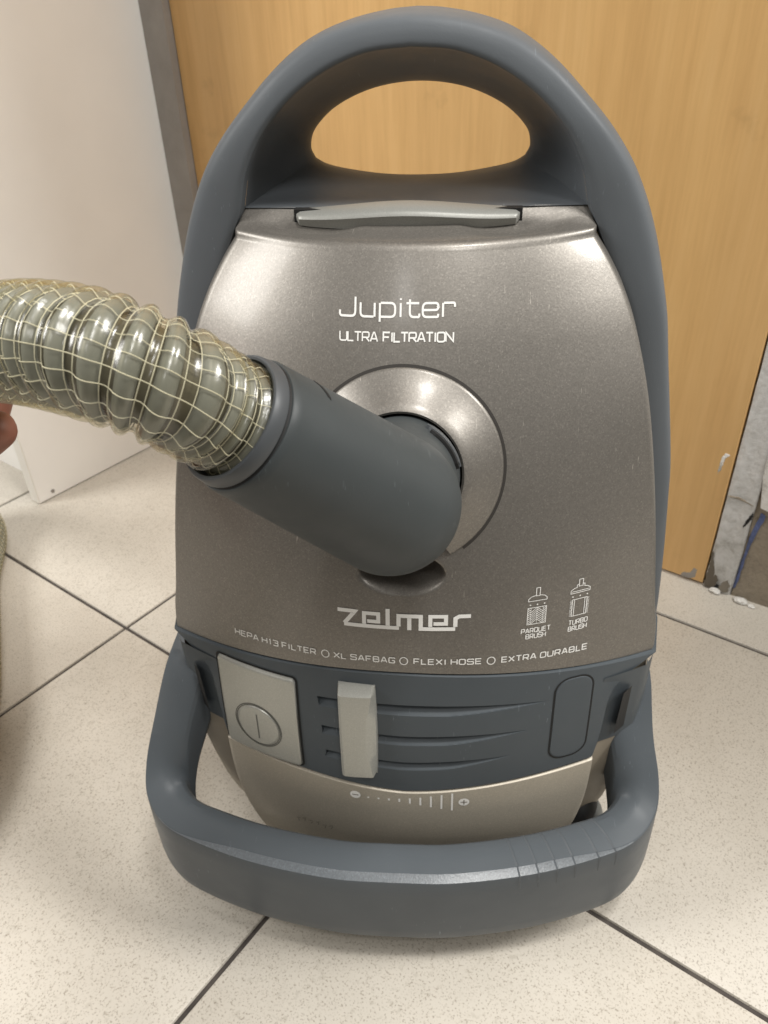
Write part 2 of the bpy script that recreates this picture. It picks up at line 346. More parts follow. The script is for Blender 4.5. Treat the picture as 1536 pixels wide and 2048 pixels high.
def build_lid():
    NC, NR = 260, 250; V = []; cols = np.linspace(-1, 1, NC); mb = MB()
    side = [(.0012, .0006), (.0022, .0018), (.0030, .0040), (.0036, .0075), (.0040, .018), (.0044, .04), (.0046, .06)]
    def row(zf, yo=0, zo=0, xs=None):
        P = []
        for v in cols:
            z = zf(v); wv = wlid(z) if xs is None else xs; x = v*wv
            P.append([x, (lidy(x, z)+dent(x, z)) if xs is None else None, z])
        return P
    rings = []
    for i in range(NR):
        s = i/(NR-1); P = []
        for v in cols:
            z = zbot(v)+s*(ZR-zbot(v)); x = v*wlid(z); P.append((x, lidy(x, z)+dent(x, z), z))
        rings.append(P)
    # rounded ridge and the ledge behind it
    base = rings[-1]; yb = .0125
    for k, (f, dz) in enumerate([(.0012, .0014), (.0032, .0026), (.006, .0034), (.010, .0036), (.016, .0040), (.024, .0048), (.032, .0060), (.040, .0076), (.047, .0094), (.054, .0114)]):
        P = []
        for v, b in zip(cols, base):
            tot = max(yb-b[1], .004); fr_ = f/.054
            y = b[1]+tot*fr_; dish = 0
            ex = (abs(b[0])-.052)/.030; ey = (fr_-.62)/.42; dish = .0026*sstep(1, .2, ex*ex+ey*ey)
            P.append((b[0]*(1-.03*fr_), y, b[2]+dz-dish*min(1, tot/.03)))
        rings.append(P)
    full = []
    for i, P in enumerate(rings):
        Lp, Rp = P[0], P[-1]; k = 1 if i < NR else max(.2, 1-(i-NR)/9)
        sl = [(Lp[0]-dx, Lp[1]+dy*k, Lp[2]) for dx, dy in reversed(side)]; sr = [(Rp[0]+dx, Rp[1]+dy*k, Rp[2]) for dx, dy in side]
        full.append(sl+P+sr)
    # turned-under lower edge
    low = [(p[0]*.997, p[1]+.0006, p[2]-.0006) for p in full[0]]; low2 = [(p[0]*.99, p[1]+.006, p[2]-.0008) for p in full[0]]
    mb.loft([low2, low]+full, wrap=False); return mb.build('lid', M_lid, VAC, 50)
lid = build_lid(); tag(lid, 'glossy metallic taupe lid with silver lettering')

def ribbon(mb, pts, fn, wd, off, closed=False, step=.0015):
    """flat stroke following surface fn; pts are (x,z)"""
    P = [np.array(p, float) for p in pts]
    if closed: P = P+[P[0]]
    Q = [P[0]]
    for a, b in zip(P[:-1], P[1:]):
        k = max(1, int(np.linalg.norm(b-a)/step))
        for i in range(1, k+1): Q.append(a+(b-a)*i/k)
    n = len(Q); Lf = []; Rt = []
    for i in range(n):
        if closed and i in (0, n-1): d1, d2 = Q[-1]-Q[-2], Q[1]-Q[0]
        else: d1 = Q[i]-Q[max(i-1, 0)] if i > 0 else Q[1]-Q[0]; d2 = Q[min(i+1, n-1)]-Q[i] if i < n-1 else Q[-1]-Q[-2]
        d1 = d1/(np.linalg.norm(d1)+1e-12); d2 = d2/(np.linalg.norm(d2)+1e-12); t = d1+d2
        if np.linalg.norm(t) < .2: t = d2
        t = t/np.linalg.norm(t); c = max(.5, float(t@d2)); nn = np.array([-t[1], t[0]])*wd/2/c
        Lf.append(Q[i]+nn); Rt.append(Q[i]-nn)
    mb.loft([[(x, fn(x, z)-off, z) for x, z in Lf], [(x, fn(x, z)-off, z) for x, z in Rt]], wrap=False)

# ---- collar round the inlet
def collar():
    mb = MB(); prof = [(.0474, -.0024), (.0474, .0002), (.0470, .0008), (.0460, .0012), (.043, .0022), (.038, .0046), (.033, .0078), (.0305, .0096), (.0292, .0101), (.0282, .0092), (.0278, .003)]
    a0, a1 = R(-90+30), R(270-30); n = 120; rings = []
    for i in range(n+1):
        a = a0+(a1-a0)*i/n; ring = []
        for rho, h in prof:
            x = rho*math.cos(a); z = RC[2]+rho*math.sin(a)*RU[2]
            on = np.array([x, lidy(x, z), z]); pln = RC+RX*x+RU*rho*math.sin(a); k = sstep(.047, .030, rho)
            # blend from following the lid to lying in the plane of the inlet
            ring.append(on*(1-k)+pln*k+RN*h)
        rings.append(ring)
    mb.loft(rings, wrap=False)
    for r_ in (rings[0], rings[-1]): mb.add(r_, [tuple(range(len(r_)))])
    return mb.build('inlet_collar', M_lid, lid, 40)
collar()
mb = MB(); ribbon(mb, [(.0482*math.cos(R(a)), RC[2]+.0482*math.sin(R(a))*RU[2]) for a in range(-52, 233, 3)], lidy, .0013, .0002); mb.build('collar_gap', mat('collar_shadow_gap', (.03, .026, .022), .6), lid)
# dark throat of the inlet
mb = MB(); mb.loft([[RC+RX*r_*math.cos(a)+RU*r_*math.sin(a)+RN*h for a in np.linspace(0, 2*math.pi, 48, endpoint=False)] for r_, h in ((.0279, .004), (.0279, -.001), (.0, -.001))])
mb.build('inlet_throat', M_black, lid)

# ---- outer shell with the carrying handle
Wsh = [(.000, .125), (.05, .142), (.10, .1545), (.137, .1600), (.183, .1575), (.24, .1520), (.264, .1490), (.321, .1380), (.352, .1320), (.3886, .1210), (.4146, .1090), (.433, .0960), (.450, .0795), (.464, .0640), (.475, .0470), (.481, .0295), (.4842, .012), (.4850, 0)]
OUT = crom([(x, z) for z, x in Wsh], 200)
kc = int(np.argmin(np.hypot(OUT[:, 0]-.1130, OUT[:, 1]-.398)))
IN1 = [(.128, .0), (.135, .09), (.1395, .15), (wlid(.198)+.004, .198), (wlid(.25)+.004, .25), (wlid(.30)+.0035, .30), (wlid(.35)+.003, .35), (wlid(.38)+.002, .38), (.0835, .404)]
IN2 = [(.0835, .404), (.0818, .411), (.0786, .4215), (.0697, .4370), (.0560, .4508), (.0385, .4618), (.0195, .4685), (0, .4703)]
n1, n2 = 60, 50
O1, O2 = resample(OUT[:kc+1], n1), resample(OUT[kc:], n2); I1 = resample(crom(IN1, 80), n1); I2 = crom(IN2, n2)
half_O = np.vstack([O1, O2[1:]]); half_I = np.vstack([I1, I2[1:]]); seg = np.array([0]*n1+[1]*(n2-1)); nst = len(half_O)
SECT = crom([(.16, .075), (.03, .064), (0, .050), (.010, .034), (.05, .022), (.13, .0140), (.25, .0098), (.50, .0074), (.80, .0062), (.94, .0066), (.985, .0082), (1.0, .0112)], 34)
mb = MB(); rings = []
for sgn, order in ((-1, range(nst)), (1, range(nst-2, -1, -1))):
    for i in order:
        o, q = half_O[i], half_I[i]; ring = []
        for f, y in SECT:
            ring.append((sgn*(o[0]+(q[0]-o[0])*f), y, o[1]+(q[1]-o[1])*f))
        rings.append(ring)
mb.loft(rings, wrap=False)
# tunnel through the handle
Farch = [(-p[0], p[1]) for p in I2]+[(p[0], p[1]) for p in I2[::-1][1:]]
BTOP = crom([(-.0556, .4180), (-.0578, .4235), (-.0545, .4325), (-.042, .4430), (-.0225, .4508), (0, .4535), (.0225, .4508), (.042, .4430), (.0545, .4325), (.0578, .4235), (.0556, .4180)], len(Farch))
nb = 40
Fbot = [(.0835-.167*i/nb, .404-.0008*math.sin(math.pi*i/nb)) for i in range(1, nb)]
BBOT = crom([(.0556, .4180), (.050, .4148), (.040, .4122), (.020, .4092), (0, .4084), (-.020, .4092), (-.040, .4122), (-.050, .4148), (-.0556, .4180)], nb+1)[1:-1]
Fl = np.array(Farch+Fbot); Bl = np.vstack([BTOP, BBOT])
tr = []
for f, y in [(0, .0115), (.015, .0135), (.06, .018), (.22, .027), (.5, .038), (.75, .046), (.92, .052), (1.0, .057), (1.0, .063), (.97, .067)]:
    tr.append([(a[0]+(b[0]-a[0])*f, y, a[1]+(b[1]-a[1])*f) for a, b in zip(Fl, Bl)])
# round the hole into the back face of the handle
Ob = [(-p[0], p[1]) for p in half_O[n1-1:]]+[(p[0], p[1]) for p in half_O[n1-1:][::-1][1:]]
mb.loft(tr, wrap=True)
nA = len(Farch); back = []
for f, y in [(0, .067), (.3, .074), (.7, .078), (1, .075)]:
    back.append([(a[0]*(1-f)+(o[0]+(q[0]-o[0])*.16)*f, y, a[1]*(1-f)+(o[1]+(q[1]-o[1])*.16)*f) for a, o, q in zip(tr[-1][:nA] and [(t[0], t[2]) for t in tr[-1][:nA]], Ob, Farch)])
mb.loft(back, wrap=False)
shell = mb.build('shell', M_blue, VAC, 38); tag(shell, 'blue-grey outer shell with arched carrying handle')
# wall behind the lid, closing the body below the shelf
mb = MB(); iw = [(-p[0]-.002, p[1]) for p in I1]+[(p[0]+.002, p[1]) for p in I1[::-1]]
mb.add([(x, .0205, min(z, .4036)) for x, z in iw], [tuple(range(len(iw)))]); mb.build('inner_wall', M_blue, VAC)
# back of the body
mb = MB(); nbk = int(np.argmin(np.abs(half_O[:, 1]-.385))); outl = [(-p[0], p[1]) for p in half_O[:nbk]]+[(p[0], p[1]) for p in half_O[:nbk][::-1]]
rg = []
for f, y in [(.93, .062), (.93, .075), (.90, .09), (.80, .104), (.5, .112)]: rg.append([(x*f, y, max(.0005, .2+(z-.2)*(f+.06) if z > .05 else z+.0005)) for x, z in outl])
mb.loft(rg, cap1=True); mb.build('back_cover', M_panel, VAC, 40)

# ---- latch on the ledge
def latch():
    mb = MB(); rings = []; n = 60
    for i in range(n+1):
        t = -1+2*i/n; x = -.0025+.0540*t; e = (1-abs(t)**3.0)**.5 if abs(t) < 1 else 0
        yf = .0000-.0050*max(0, 1-t*t); yb_ = .0118; zt = .4046+.0024*math.exp(-(t/.60)**2)-.0006*t*t; zb = .3965
        ring = [(x, yb_, zb), (x, yb_, zt-.0004), (x, yb_-.0015, zt), (x, (yf+yb_)/2, zt-.0006), (x, yf+.0020, zt-.0016), (x, yf+.0006, zt-.0026), (x, yf, zt-.0038), (x, yf+.0012, zt-.0060), (x, yf+.002, zb)]
        k = .72+.28*e if abs(t) < .985 else .45
        c = np.array([x, .008, .4015]); rings.append([c+(np.array(p)-c)*np.array([1, k, k]) for p in ring])
    mb.loft(rings, cap0=True, cap1=True); return mb.build('latch', M_latch, VAC, 40)
latch()
MB().box((-.0578, .0060, .3955), (.0528, .0112, .4040)).build('latch_gap', M_black, VAC)

# ---- lower body (tub), control panel, satin band
def tub():
    mb = MB(); rings = []
    zs = [0.0005, .006, .02, .04, .06, .08, .10, .12, .14, .16, .178]; hw = curve1([0, .02, .04, .06, .08, .10, .12, .15, .18], [.100, .110, .117, .1225, .1265, .1300, .1322, .1333, .1335]); fy = curve1([0, .02, .05, .09, .12, .18], [-.082, -.092, -.0990, -.1005, -.100, -.092])
    for z in zs:
        wv, f = hw(z), fy(z); prof = []
        half = []
        for t in np.linspace(0, 1, 26):
            x = wv*t; half.append((x, f+.0345*t**2.2))
        xe, ye = half[-1]
        half += [(xe+.0012, ye+.0015), (xe+.0030, ye+.006), (xe+.0055, ye+.02), (xe+.0085, ye+.05), (xe+.010, .05)]
        rings.append([(-x, y, z) for x, y in half[::-1]]+[(x, y, z) for x, y in half[1:]])
    mb.loft(rings, wrap=False); mb.add(rings[0], [tuple(range(len(rings[0])))]); return mb.build('lower_body', M_tub, VAC, 45)
tub()
ycp = curve1([.01, .05, .08, .111, .15, .1965, .21], [-.100, -.1070, -.1090, -.1080, -.1055, -.0990, -.0965])
def pany(x, z): return ycp(z)+.0405*abs(x/.137)**2.2
wpan = curve1([0, .25, .65, .78, .86, .91, .95, .98, 1.0], [.1072, .1095, .1120, .1148, .1190, .1240, .1295, .1340, .1372])
def pbot(v): return .1126+.0098*math.sin(math.pi/2*min(1, abs(v))**1.3)
def ptop(v): return .1962-.0120*v*v
SLOTS = [(.770, -.0455, .078, .0066), (.513, -.0445, .068, .0063), (.277, -.0435, .060, .0058)]
SS = [s for s, *_ in SLOTS]
def slot_depth(s, x):
    for s0, xa, xb, hgt in SLOTS:
        if not xa <= x <= xb: continue
        h = hgt/.08*(1 if x < .025 else max(0, 1-((x-.025)/(xb-.025))**1.25)); d = .0050*(1 if x < .02 else max(0, 1-((x-.02)/(xb-.02))))
        if h <= 0: continue
        u = (s0-s)/h
        if 0 <= u <= 1: return d*(1-max(0, (u-.45)/.55)) if u > .0 else 0
    return 0
def build_panel():
    s_rows = sorted(set(list(np.round(np.linspace(0, 1, 170), 5))+[s+e for s in SS for e in (.0006, -.0012)]))
    cols = np.linspace(-1, 1, 280); mb = MB(); rings = []
    for s in s_rows:
        P = []
        for v in cols:
            zt = ptop(v); zb_ = pbot(v); z = zb_+s*(zt-zb_); x = v*wpan(s); P.append((x, pany(x, z)+slot_depth(s, x), z))
        Lp, Rp = P[0], P[-1]; k = .002+.018*sstep(.90, 1.0, s)
        P = [(Lp[0]-.0045-.0020*sstep(.90, 1, s), Lp[1]+k+.008, Lp[2]), (Lp[0]-.0006, Lp[1]+.0008, Lp[2])]+P+[(Rp[0]+.0006, Rp[1]+.0008, Rp[2]), (Rp[0]+.0045+.0020*sstep(.90, 1, s), Rp[1]+k+.008, Rp[2])]
        rings.append(P)
    bot = [(p[0], p[1]+.0008, p[2]-.0007) for p in rings[0]]; bot2 = [(p[0]*.99, p[1]+.008, p[2]-.0007) for p in rings[0]]; top = [(p[0], p[1]+.0007, p[2]+.0006) for p in rings[-1]]; top2 = [(p[0], p[1]+.006, p[2]+.0006) for p in rings[-1]]
    mb.loft([bot2, bot]+rings+[top, top2], wrap=False); return mb.build('control_panel', M_panel, VAC, 32)
panel = build_panel(); tag(panel, 'dark blue-grey control panel with three tapering slots')
def pz(v, s): return pbot(v)+s*(ptop(v)-pbot(v))
# black slits along the upper side of each slot
for s0, xa, xb, hgt in SLOTS:
    mb = MB(); A = []; B_ = []
    for x in np.linspace(-.014, .043, 40):
        v = x/wpan(s0); z = pz(v, s0); A.append((x, pany(x, z)+.0046, z+.0002)); B_.append((x, pany(x, z)+.0046, z-.0034))
    mb.loft([A, B_], wrap=False); mb.build('slit', M_black, panel)
def raised(name, fn, poly, h, bev, m_, parent, base=-.001, n=72, dome=0, angle=35):
    """plate with outline poly (x,z) standing h proud of the surface y=fn(x,z)"""
    P = resample(list(poly)+[poly[0]], n+1)[:-1]; c = P.mean(0); rad = np.linalg.norm(P-c, axis=1).mean(); k = 1-bev/rad; mb = MB(); rings = []
    for sc, off in [(1, base), (1, h-bev*.9), (1-(1-k)*.3, h-bev*.3), (k, h)]+[(k*q, h+dome*(1-q*q)) for q in (.97, .8, .6, .4, .2, .05)]:
        Q = c+(P-c)*sc; rings.append([(x, fn(x, z)-off, z) for x, z in Q])
    mb.loft(rings, cap1=True); return mb.build(name, m_, parent, angle)
def rrect(x0, x1, z0, z1, r, skew=0, k=8):
    P = []
    for cx, cz, a0 in ((x1-r, z1-r, 0), (x0+r, z1-r, 90), (x0+r, z0+r, 180), (x1-r, z0+r, 270)):
        for i in range(k+1): a = R(a0+90*i/k); P.append((cx+r*math.cos(a), cz+r*math.sin(a)))
    return P

# ---- power button
btn = raised('power_button', pany, rrect(-.1063, -.0585, .1216, .1848, .0022), .0022, .0012, M_silver, panel, n=96)
mb = MB(); ribbon(mb, rrect(-.1070, -.0577, .1208, .1857, .0026), pany, .0011, .0003, True); mb.build('button_gap', M_black, panel)
def btny(x, z): return pany(x, z)-.0022
def circ(cx, cz, rx, rz=None, n=48): rz = rz or rx; return [(cx+rx*math.cos(2*math.pi*i/n), cz+rz*math.sin(2*math.pi*i/n)) for i in range(n)]
raised('button_disc', btny, circ(-.0838, .1448, .0132, .0140), .0009, .0012, M_silver, btn, base=0, n=48)
mb = MB(); ribbon(mb, circ(-.0838, .1448, .0145, .0154), btny, .0006, .00015, True); ribbon(mb, circ(-.0838, .1448, .0137, .0145), btny, .0005, .00018, True)
mb.build('button_ring', mat('ring_groove', (.10, .10, .09), .6), btn)
mb = MB(); ribbon(mb, [(-.0838, .1540), (-.0838, .1356)], lambda x, z: btny(x, z)-.0009, .0008, .00015); mb.build('power_mark', mat('mark_groove', (.12, .12, .11), .6), btn)
# ---- suction slider
def slider():
    mb = MB(); rings = []
    for t in np.linspace(0, 1, 24):
        z = .1265+.0625*t; e = min(1, min(t, 1-t)*22); e = e**.5 if e < 1 else 1
        hh = .0020+.0052*e; x0, x1 = -.0338, -.0140+.0008*math.sin(math.pi*t)
        sc = .0040*math.sin(math.pi*min(1, max(0, (t-.05)/.9)))        # scooped right flank
        fy_ = pany(-.024, z)
        ring = [(x0, fy_+.003, z), (x0, fy_-hh*.55, z), (x0+.0006, fy_-hh*.85, z), (x0+.0020, fy_-hh, z), (x0+.0075, fy_-hh*1.03, z), (x1-.0030-sc, fy_-hh, z), (x1-.0018-sc*.9, fy_-hh*.95, z), (x1-.0006, fy_-hh*.45, z), (x1, fy_-.0012, z), (x1, fy_+.003, z)]
        rings.append(ring)
    mb.loft(rings, cap0=True, cap1=True); return mb.build('suction_slider', M_silver, panel, 30)
slider()
# ---- rounded cover plate on the right of the panel
cov = [(x+(.0012 if z > .16 else 0)*0, z+.0) for x, z in rrect(.0815, .1015, .1305, .1860, .0078)]
raised('cover_plate', pany, cov, .0004, .0003, M_panel, panel, base=-.0005)
mb = MB(); ribbon(mb, rrect(.0809, .1021, .1299, .1866, .0082), pany, .0009, .0002, True); mb.build('cover_gap', M_black, panel)
# ---- satin band under the panel
def band():
    mb = MB(); rings = []; hw = curve1([.01, .03, .05, .07, .09, .105, .125], [.068, .0870, .0970, .1030, .1062, .1072, .1076]); cols = np.linspace(-1, 1, 90)
    for s in np.linspace(0, 1, 40):
        P = []
        for v in cols:
            z = .016+s*(pbot(v)-.0018-.0008*abs(v)-.016); x = v*hw(z); P.append((x, pany(x, z)-.0006, z))
        P = [(P[0][0]-.0008, P[0][1]+.009, P[0][2]), (P[0][0]-.0007, P[0][1]+.0008, P[0][2])]+P+[(P[-1][0]+.0007, P[-1][1]+.0008, P[-1][2]), (P[-1][0]+.0008, P[-1][1]+.009, P[-1][2])]
        rings.append(P)
    mb.loft(rings+[[(p[0], p[1]+.0007, p[2]+.0005) for p in rings[-1]], [(p[0], p[1]+.004, p[2]+.0005) for p in rings[-1]]], wrap=False); return mb.build('satin_band', M_band, VAC, 40)
bando = band(); tag(bando, 'satin taupe band below the control panel with a minus to plus scale')
mb = MB(); A = []; B_ = []
for v in np.linspace(-1, 1, 80):
    x = v*.1068; z = pbot(v); A.append((x, pany(x, z)+.0012, z+.0006)); B_.append((x, pany(x, z)+.0012, z-.0016-.0008*abs(v)))
mb.loft([A, B_], wrap=False); mb.build('panel_gap', M_black, VAC)
def bandy(x, z): return pany(x, z)-.0006
# scale print
def disc(name, cx, cz, r_, m_, parent, fn, off):
    mb = MB(); n = 36; V = [(cx, fn(cx, cz)-off, cz)]+[(x, fn(x, z)-off, z) for x, z in circ(cx, cz, r_, r_*1.0, n)]
    mb.add(V, [(0, 1+i, 1+(i+1) % n) for i in range(n)]); return mb.build(name, m_, parent)
for cx, sg in ((-.0278, '-'), (.0350, '+')):
    d = disc('scale_sign', cx, .1052+(-.0006 if sg == '+' else .0006), .0031, M_print, bando, bandy, .00025); cz = .1052+(-.0006 if sg == '+' else .0006)
    mb = MB(); ribbon(mb, [(cx-.0019, cz), (cx+.0019, cz)], bandy, .0006, .0004)
    if sg == '+': ribbon(mb, [(cx, cz-.0019), (cx, cz+.0019)], bandy, .0006, .00043)
    mb.build('sign_mark', M_printd, d)
for i in range(9):
    x = -.0202+.0484*i/8; hz = [.0006, .0007, .0009, .0014, .0023, .0034, .0048, .0061, .0074][i]; mb = MB(); zc = .1049
    ribbon(mb, [(x, zc-hz), (x, zc+hz)], bandy, .0011, .00025); mb.build('scale_tick', M_print, bando)
# faint rubbed marks on the band
mb = MB()
for i, (x, z) in enumerate([(-.066, .069), (-.062, .071), (-.058, .070), (-.053, .071), (-.049, .069), (-.045, .070)]):
    ribbon(mb, [(x-.0015, z-.0008*(i % 2)), (x+.0014, z+.0010)], bandy, .0005, .0002); ribbon(mb, [(x, z-.003), (x+.0006*(i % 3), z)], bandy, .0005, .00023)
mb.build('rubbed_mark', mat('rubbed_print', (.20, .175, .14), .5), bando)

# ---- bumper handle
BP = [(0, -.1490), (.035, -.1480), (.080, -.1412), (.117, -.1312), (.1430, -.1205), (.1585, -.1050), (.1625, -.0880), (.1580, -.0715), (.1505, -.0550), (.1435, -.0395), (.138, -.027)]
ZT = [.0890, .0890, .0893, .0900, .0915, .0965, .1085, .1300, .1570, .1730, .183]
ZB = [.0265, .0268, .0275, .0290, .0320, .0400, .0600, .0880, .1140, .1360, .150]
TH = [.0275, .0275, .0275, .0272, .0265, .0258, .0258, .0268, .0290, .0300, .030]
BH = crom([(x, y, a, b, c) for (x, y), a, b, c in zip(BP, ZT, ZB, TH)], 90)
def bsect(p, tan):
    nx, ny = tan[1], -tan[0]                      # outward normal in plan
    x, y, zt, zb, th = p; h = zt-zb
    k = min(1.0, h/.05); bw = .155*(1-.93*sstep(.085, .140, abs(x)))
    S = [(.12, zb), (.04, zb+.002), (.0, zb+.008*k), (.0, zb+.5*h), (.0, zt-.0130*k), (.02, zt-.0085*k), (.07, zt-.0048*k), (.15, zt-.0022*k), (.27, zt-.0006*k), (.42, zt), (.60, zt-.0003), (.945-bw, zt-.0010-.014*(.155-bw)),
         (.955-bw, zt-.0012-.0142*(.155-bw)), (.955, zt-.0034), (.967, zt-.0044), (.978, zt-.016*k), (.985, zt-.030*k), (.985, zb+.010*k), (.97, zb+.004*k), (.945, zb+.0010), (.91, zb)]
    return [(x-nx*th*(1-a), y-ny*th*(1-a), z) for a, z in S]
full = [np.array([-p[0]*.952, *p[1:]]) for p in BH[::-1]]+[np.array([p[0]*.952+.010*sstep(.115, .185, p[2]), *p[1:]]) for p in BH[1:]]
for p in full:                                    # the handle sits slightly askew on its pivots
    ca, sa = math.cos(R(2.4)), math.sin(R(2.4)); x_, y_ = p[0], p[1]+.06; p[0] = ca*x_-sa*y_-.0065; p[1] = sa*x_+ca*y_-.06
brings = []
for i, p in enumerate(full):
    a, b = full[max(i-7, 0)], full[min(i+7, len(full)-1)]; t = np.array([b[0]-a[0], b[1]-a[1]]); t /= np.linalg.norm(t); brings.append(bsect(p, t))
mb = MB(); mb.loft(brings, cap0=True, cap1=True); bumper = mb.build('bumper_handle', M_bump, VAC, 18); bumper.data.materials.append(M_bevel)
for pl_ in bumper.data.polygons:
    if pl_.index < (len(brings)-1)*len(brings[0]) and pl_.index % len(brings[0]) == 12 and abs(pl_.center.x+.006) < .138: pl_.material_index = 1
tag(bumper, 'blue-grey bumper handle wrapping round the front')
# grip ribs on the bumper
for k in range(6):
    xs = .066+.0105*k; i0 = min(range(len(full)), key=lambda i: abs(full[i][0]-xs)+(10 if full[i][1] > -.07 else 0))
    mb = MB(); rows = []
    for j in range(6, 16):
        P = np.array(brings[i0][j]); Q = np.array(brings[i0+1][j]); d = (Q-P)/np.linalg.norm(Q-P); u = (j-6)/9
        c_ = P+d*(-.003*(1-u)**2*0+.004*u*(1-.3*u)); nrm = np.cross(d, np.array(brings[i0][min(j+1, 20)])-np.array(brings[i0][j-1])); nrm /= np.linalg.norm(nrm)+1e-9
        if nrm[2] < 0 and j < 14: nrm = -nrm
        if nrm[1] > 0 and j >= 14: nrm = -nrm
        hgt = .0006*(1 if 0 < u < .95 else .1)
        rows.append([c_-d*.0013-nrm*.0003, c_-d*.0006+nrm*hgt*.4, c_+nrm*hgt, c_+d*.00025-nrm*.0003])
    mb.loft(rows, wrap=False); mb.build('grip_rib', M_blue, bumper, 25)
# caster in its arch behind the bumper
def ellip(name, c, rad, m_):
    bm = bmesh.new(); bmesh.ops.create_uvsphere(bm, u_segments=28, v_segments=16, radius=1)
    for v in bm.verts: v.co.x *= rad[0]; v.co.y *= rad[1]; v.co.z *= rad[2]
    me = bpy.data.meshes.new(name); bm.to_mesh(me); bm.free(); me.materials.append(m_); me.shade_smooth(); o = bpy.data.objects.new(name, me); COL.objects.link(o); o.parent = VAC; o.location = c
    return o
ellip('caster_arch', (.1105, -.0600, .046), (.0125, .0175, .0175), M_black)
ellip('caster', (.1140, -.0640, .041), (.0125, .0135, .0135), M_ball)
# added dark sheets for the shade between the panel edge and the bumper arms, with a black slit each
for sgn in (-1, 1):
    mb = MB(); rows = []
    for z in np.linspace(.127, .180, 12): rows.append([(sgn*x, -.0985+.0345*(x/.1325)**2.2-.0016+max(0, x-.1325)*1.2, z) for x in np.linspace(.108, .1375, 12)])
    mb.loft(rows, wrap=False); mb.build('side_shade', M_panel, VAC)
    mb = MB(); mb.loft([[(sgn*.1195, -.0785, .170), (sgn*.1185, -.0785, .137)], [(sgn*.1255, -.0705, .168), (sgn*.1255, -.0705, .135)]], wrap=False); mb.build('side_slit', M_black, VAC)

# ------------------------------------------------------------------ lettering on the lid
def fillet(P, r, closed=False):
    P = [np.array(p, float) for p in P]
    if len(P) < 3: return P
    out = [P[0]]
    for a, b, c in zip(P[:-2], P[1:-1], P[2:]):
        d1, d2 = a-b, c-b; l1, l2 = np.linalg.norm(d1), np.linalg.norm(d2); k = min(r, l1*.5, l2*.5)
        p, q = b+d1/l1*k, b+d2/l2*k
        for t in np.linspace(0, 1, 6): out.append((1-t)**2*p+2*t*(1-t)*b+t*t*q)
    out.append(P[-1]); return out
# strokes on a 1 x 1 cell; the second value is the corner radius
G = {
 'A': [([(0, 0), (.42, 1), (.58, 1), (1, 0)], .05), ([(.22, .3), (.78, .3)], 0)],
 'B': [([(0, .5), (.8, .5), (.96, .5), (.96, 0), (0, 0), (0, 1), (.92, 1), (.92, .5), (.8, .5)], .2)],
 'D': [([(0, 0), (0, 1), (1, 1), (1, 0), (0, 0)], .3)],
 'E': [([(1, 1), (0, 1), (0, 0), (1, 0)], 0), ([(.04, .5), (.9, .5)], 0)],
 'F': [([(1, 1), (0, 1), (0, 0)], 0), ([(.04, .48), (.85, .48)], 0)],
 'G': [([(1, .8), (1, 1), (0, 1), (0, 0), (1, 0), (1, .48), (.55, .48)], .25)],
 'H': [([(0, 0), (0, 1)], 0), ([(1, 0), (1, 1)], 0), ([(.04, .5), (.96, .5)], 0)],
 'I': [([(.5, 0), (.5, 1)], 0)],
 'L': [([(0, 1), (0, 0), (1, 0)], 0)],
 'N': [([(0, 0), (0, 1), (1, 0), (1, 1)], 0)],
 'O': [([(.5, 1), (0, 1), (0, 0), (1, 0), (1, 1), (.5, 1)], .3)],
 'P': [([(0, 0), (0, 1), (1, 1), (1, .42), (.05, .42)], .22)],
 'Q': [([(.5, 1), (0, 1), (0, 0), (1, 0), (1, 1), (.5, 1)], .4), ([(.6, .25), (1.02, -.12)], 0)],
 'R': [([(0, 0), (0, 1), (.95, 1), (.95, .42), (.05, .42)], .22), ([(.55, .40), (1, 0)], 0)],
 'S': [([(1, .8), (1, 1), (0, 1), (0, .52), (1, .52), (1, 0), (0, 0), (0, .2)], .2)],
 'T': [([(0, 1), (1, 1)], 0), ([(.5, .96), (.5, 0)], 0)],
 'U': [([(0, 1), (0, 0), (1, 0), (1, 1)], .3)],
 'X': [([(0, 0), (1, 1)], 0), ([(0, 1), (.48, .52)], 0), ([(.52, .48), (1, 0)], 0)],
 '1': [([(.3, .8), (.62, 1), (.62, 0)], 0)],
 '3': [([(0, 1), (1, 1), (1, .52), (.35, .52)], .2), ([(1, .5), (1, 0), (0, 0)], .2)],
}
WID = {'I': .28, '1': .55, 'L': .8, 'T': .95, 'F': .9, 'E': .92}
def text(txt, x0, x1, zbase, h, wd, gap=.28, space=.55, name='lettering', m_=None, slant=0, parent=None):
    """stroke lettering fitted between x0 and x1, baseline zbase(x)"""
    tot = 0; pos = []
    for ch in txt:
        if ch == ' ': tot += space; continue
        wch = WID.get(ch, 1.0); pos.append((ch, tot, wch)); tot += wch+gap
    tot -= gap; k = (x1-x0)/tot; mb = MB(); q = 0
    for ch, p, wch in pos:
        for st, r_ in G[ch]:
            P = [np.array([a*wch if wch < 1 and ch not in 'I1' else (a-.5)*1+wch/2 if ch in 'I' else a*wch, b]) for a, b in st]
            P = [np.array([(p+a)*k, b*h]) for a, b in P]
            if r_: P = fillet(P, r_*min(k, h))
            P = [(x0+a, zbase(x0+a)+b) for a, b in P]; q += 1
            ribbon(mb, P, lidy, wd, .00022+(q % 5)*.00003)
    o = mb.build(name, m_ or M_print, parent or lid); return o
text('ULTRA', -.0302, -.0125, lambda x: .3578, .0036, .0006, .17, .5, 'lettering')
text('FILTRATION', -.0098, .0222, lambda x: .3579, .0036, .0007, .15, .5, 'lettering')
JH = .0075
JUP = [([(0, .35), (0, 0), (.80, 0), (.80, 1)], .28, 0.0, .16),]
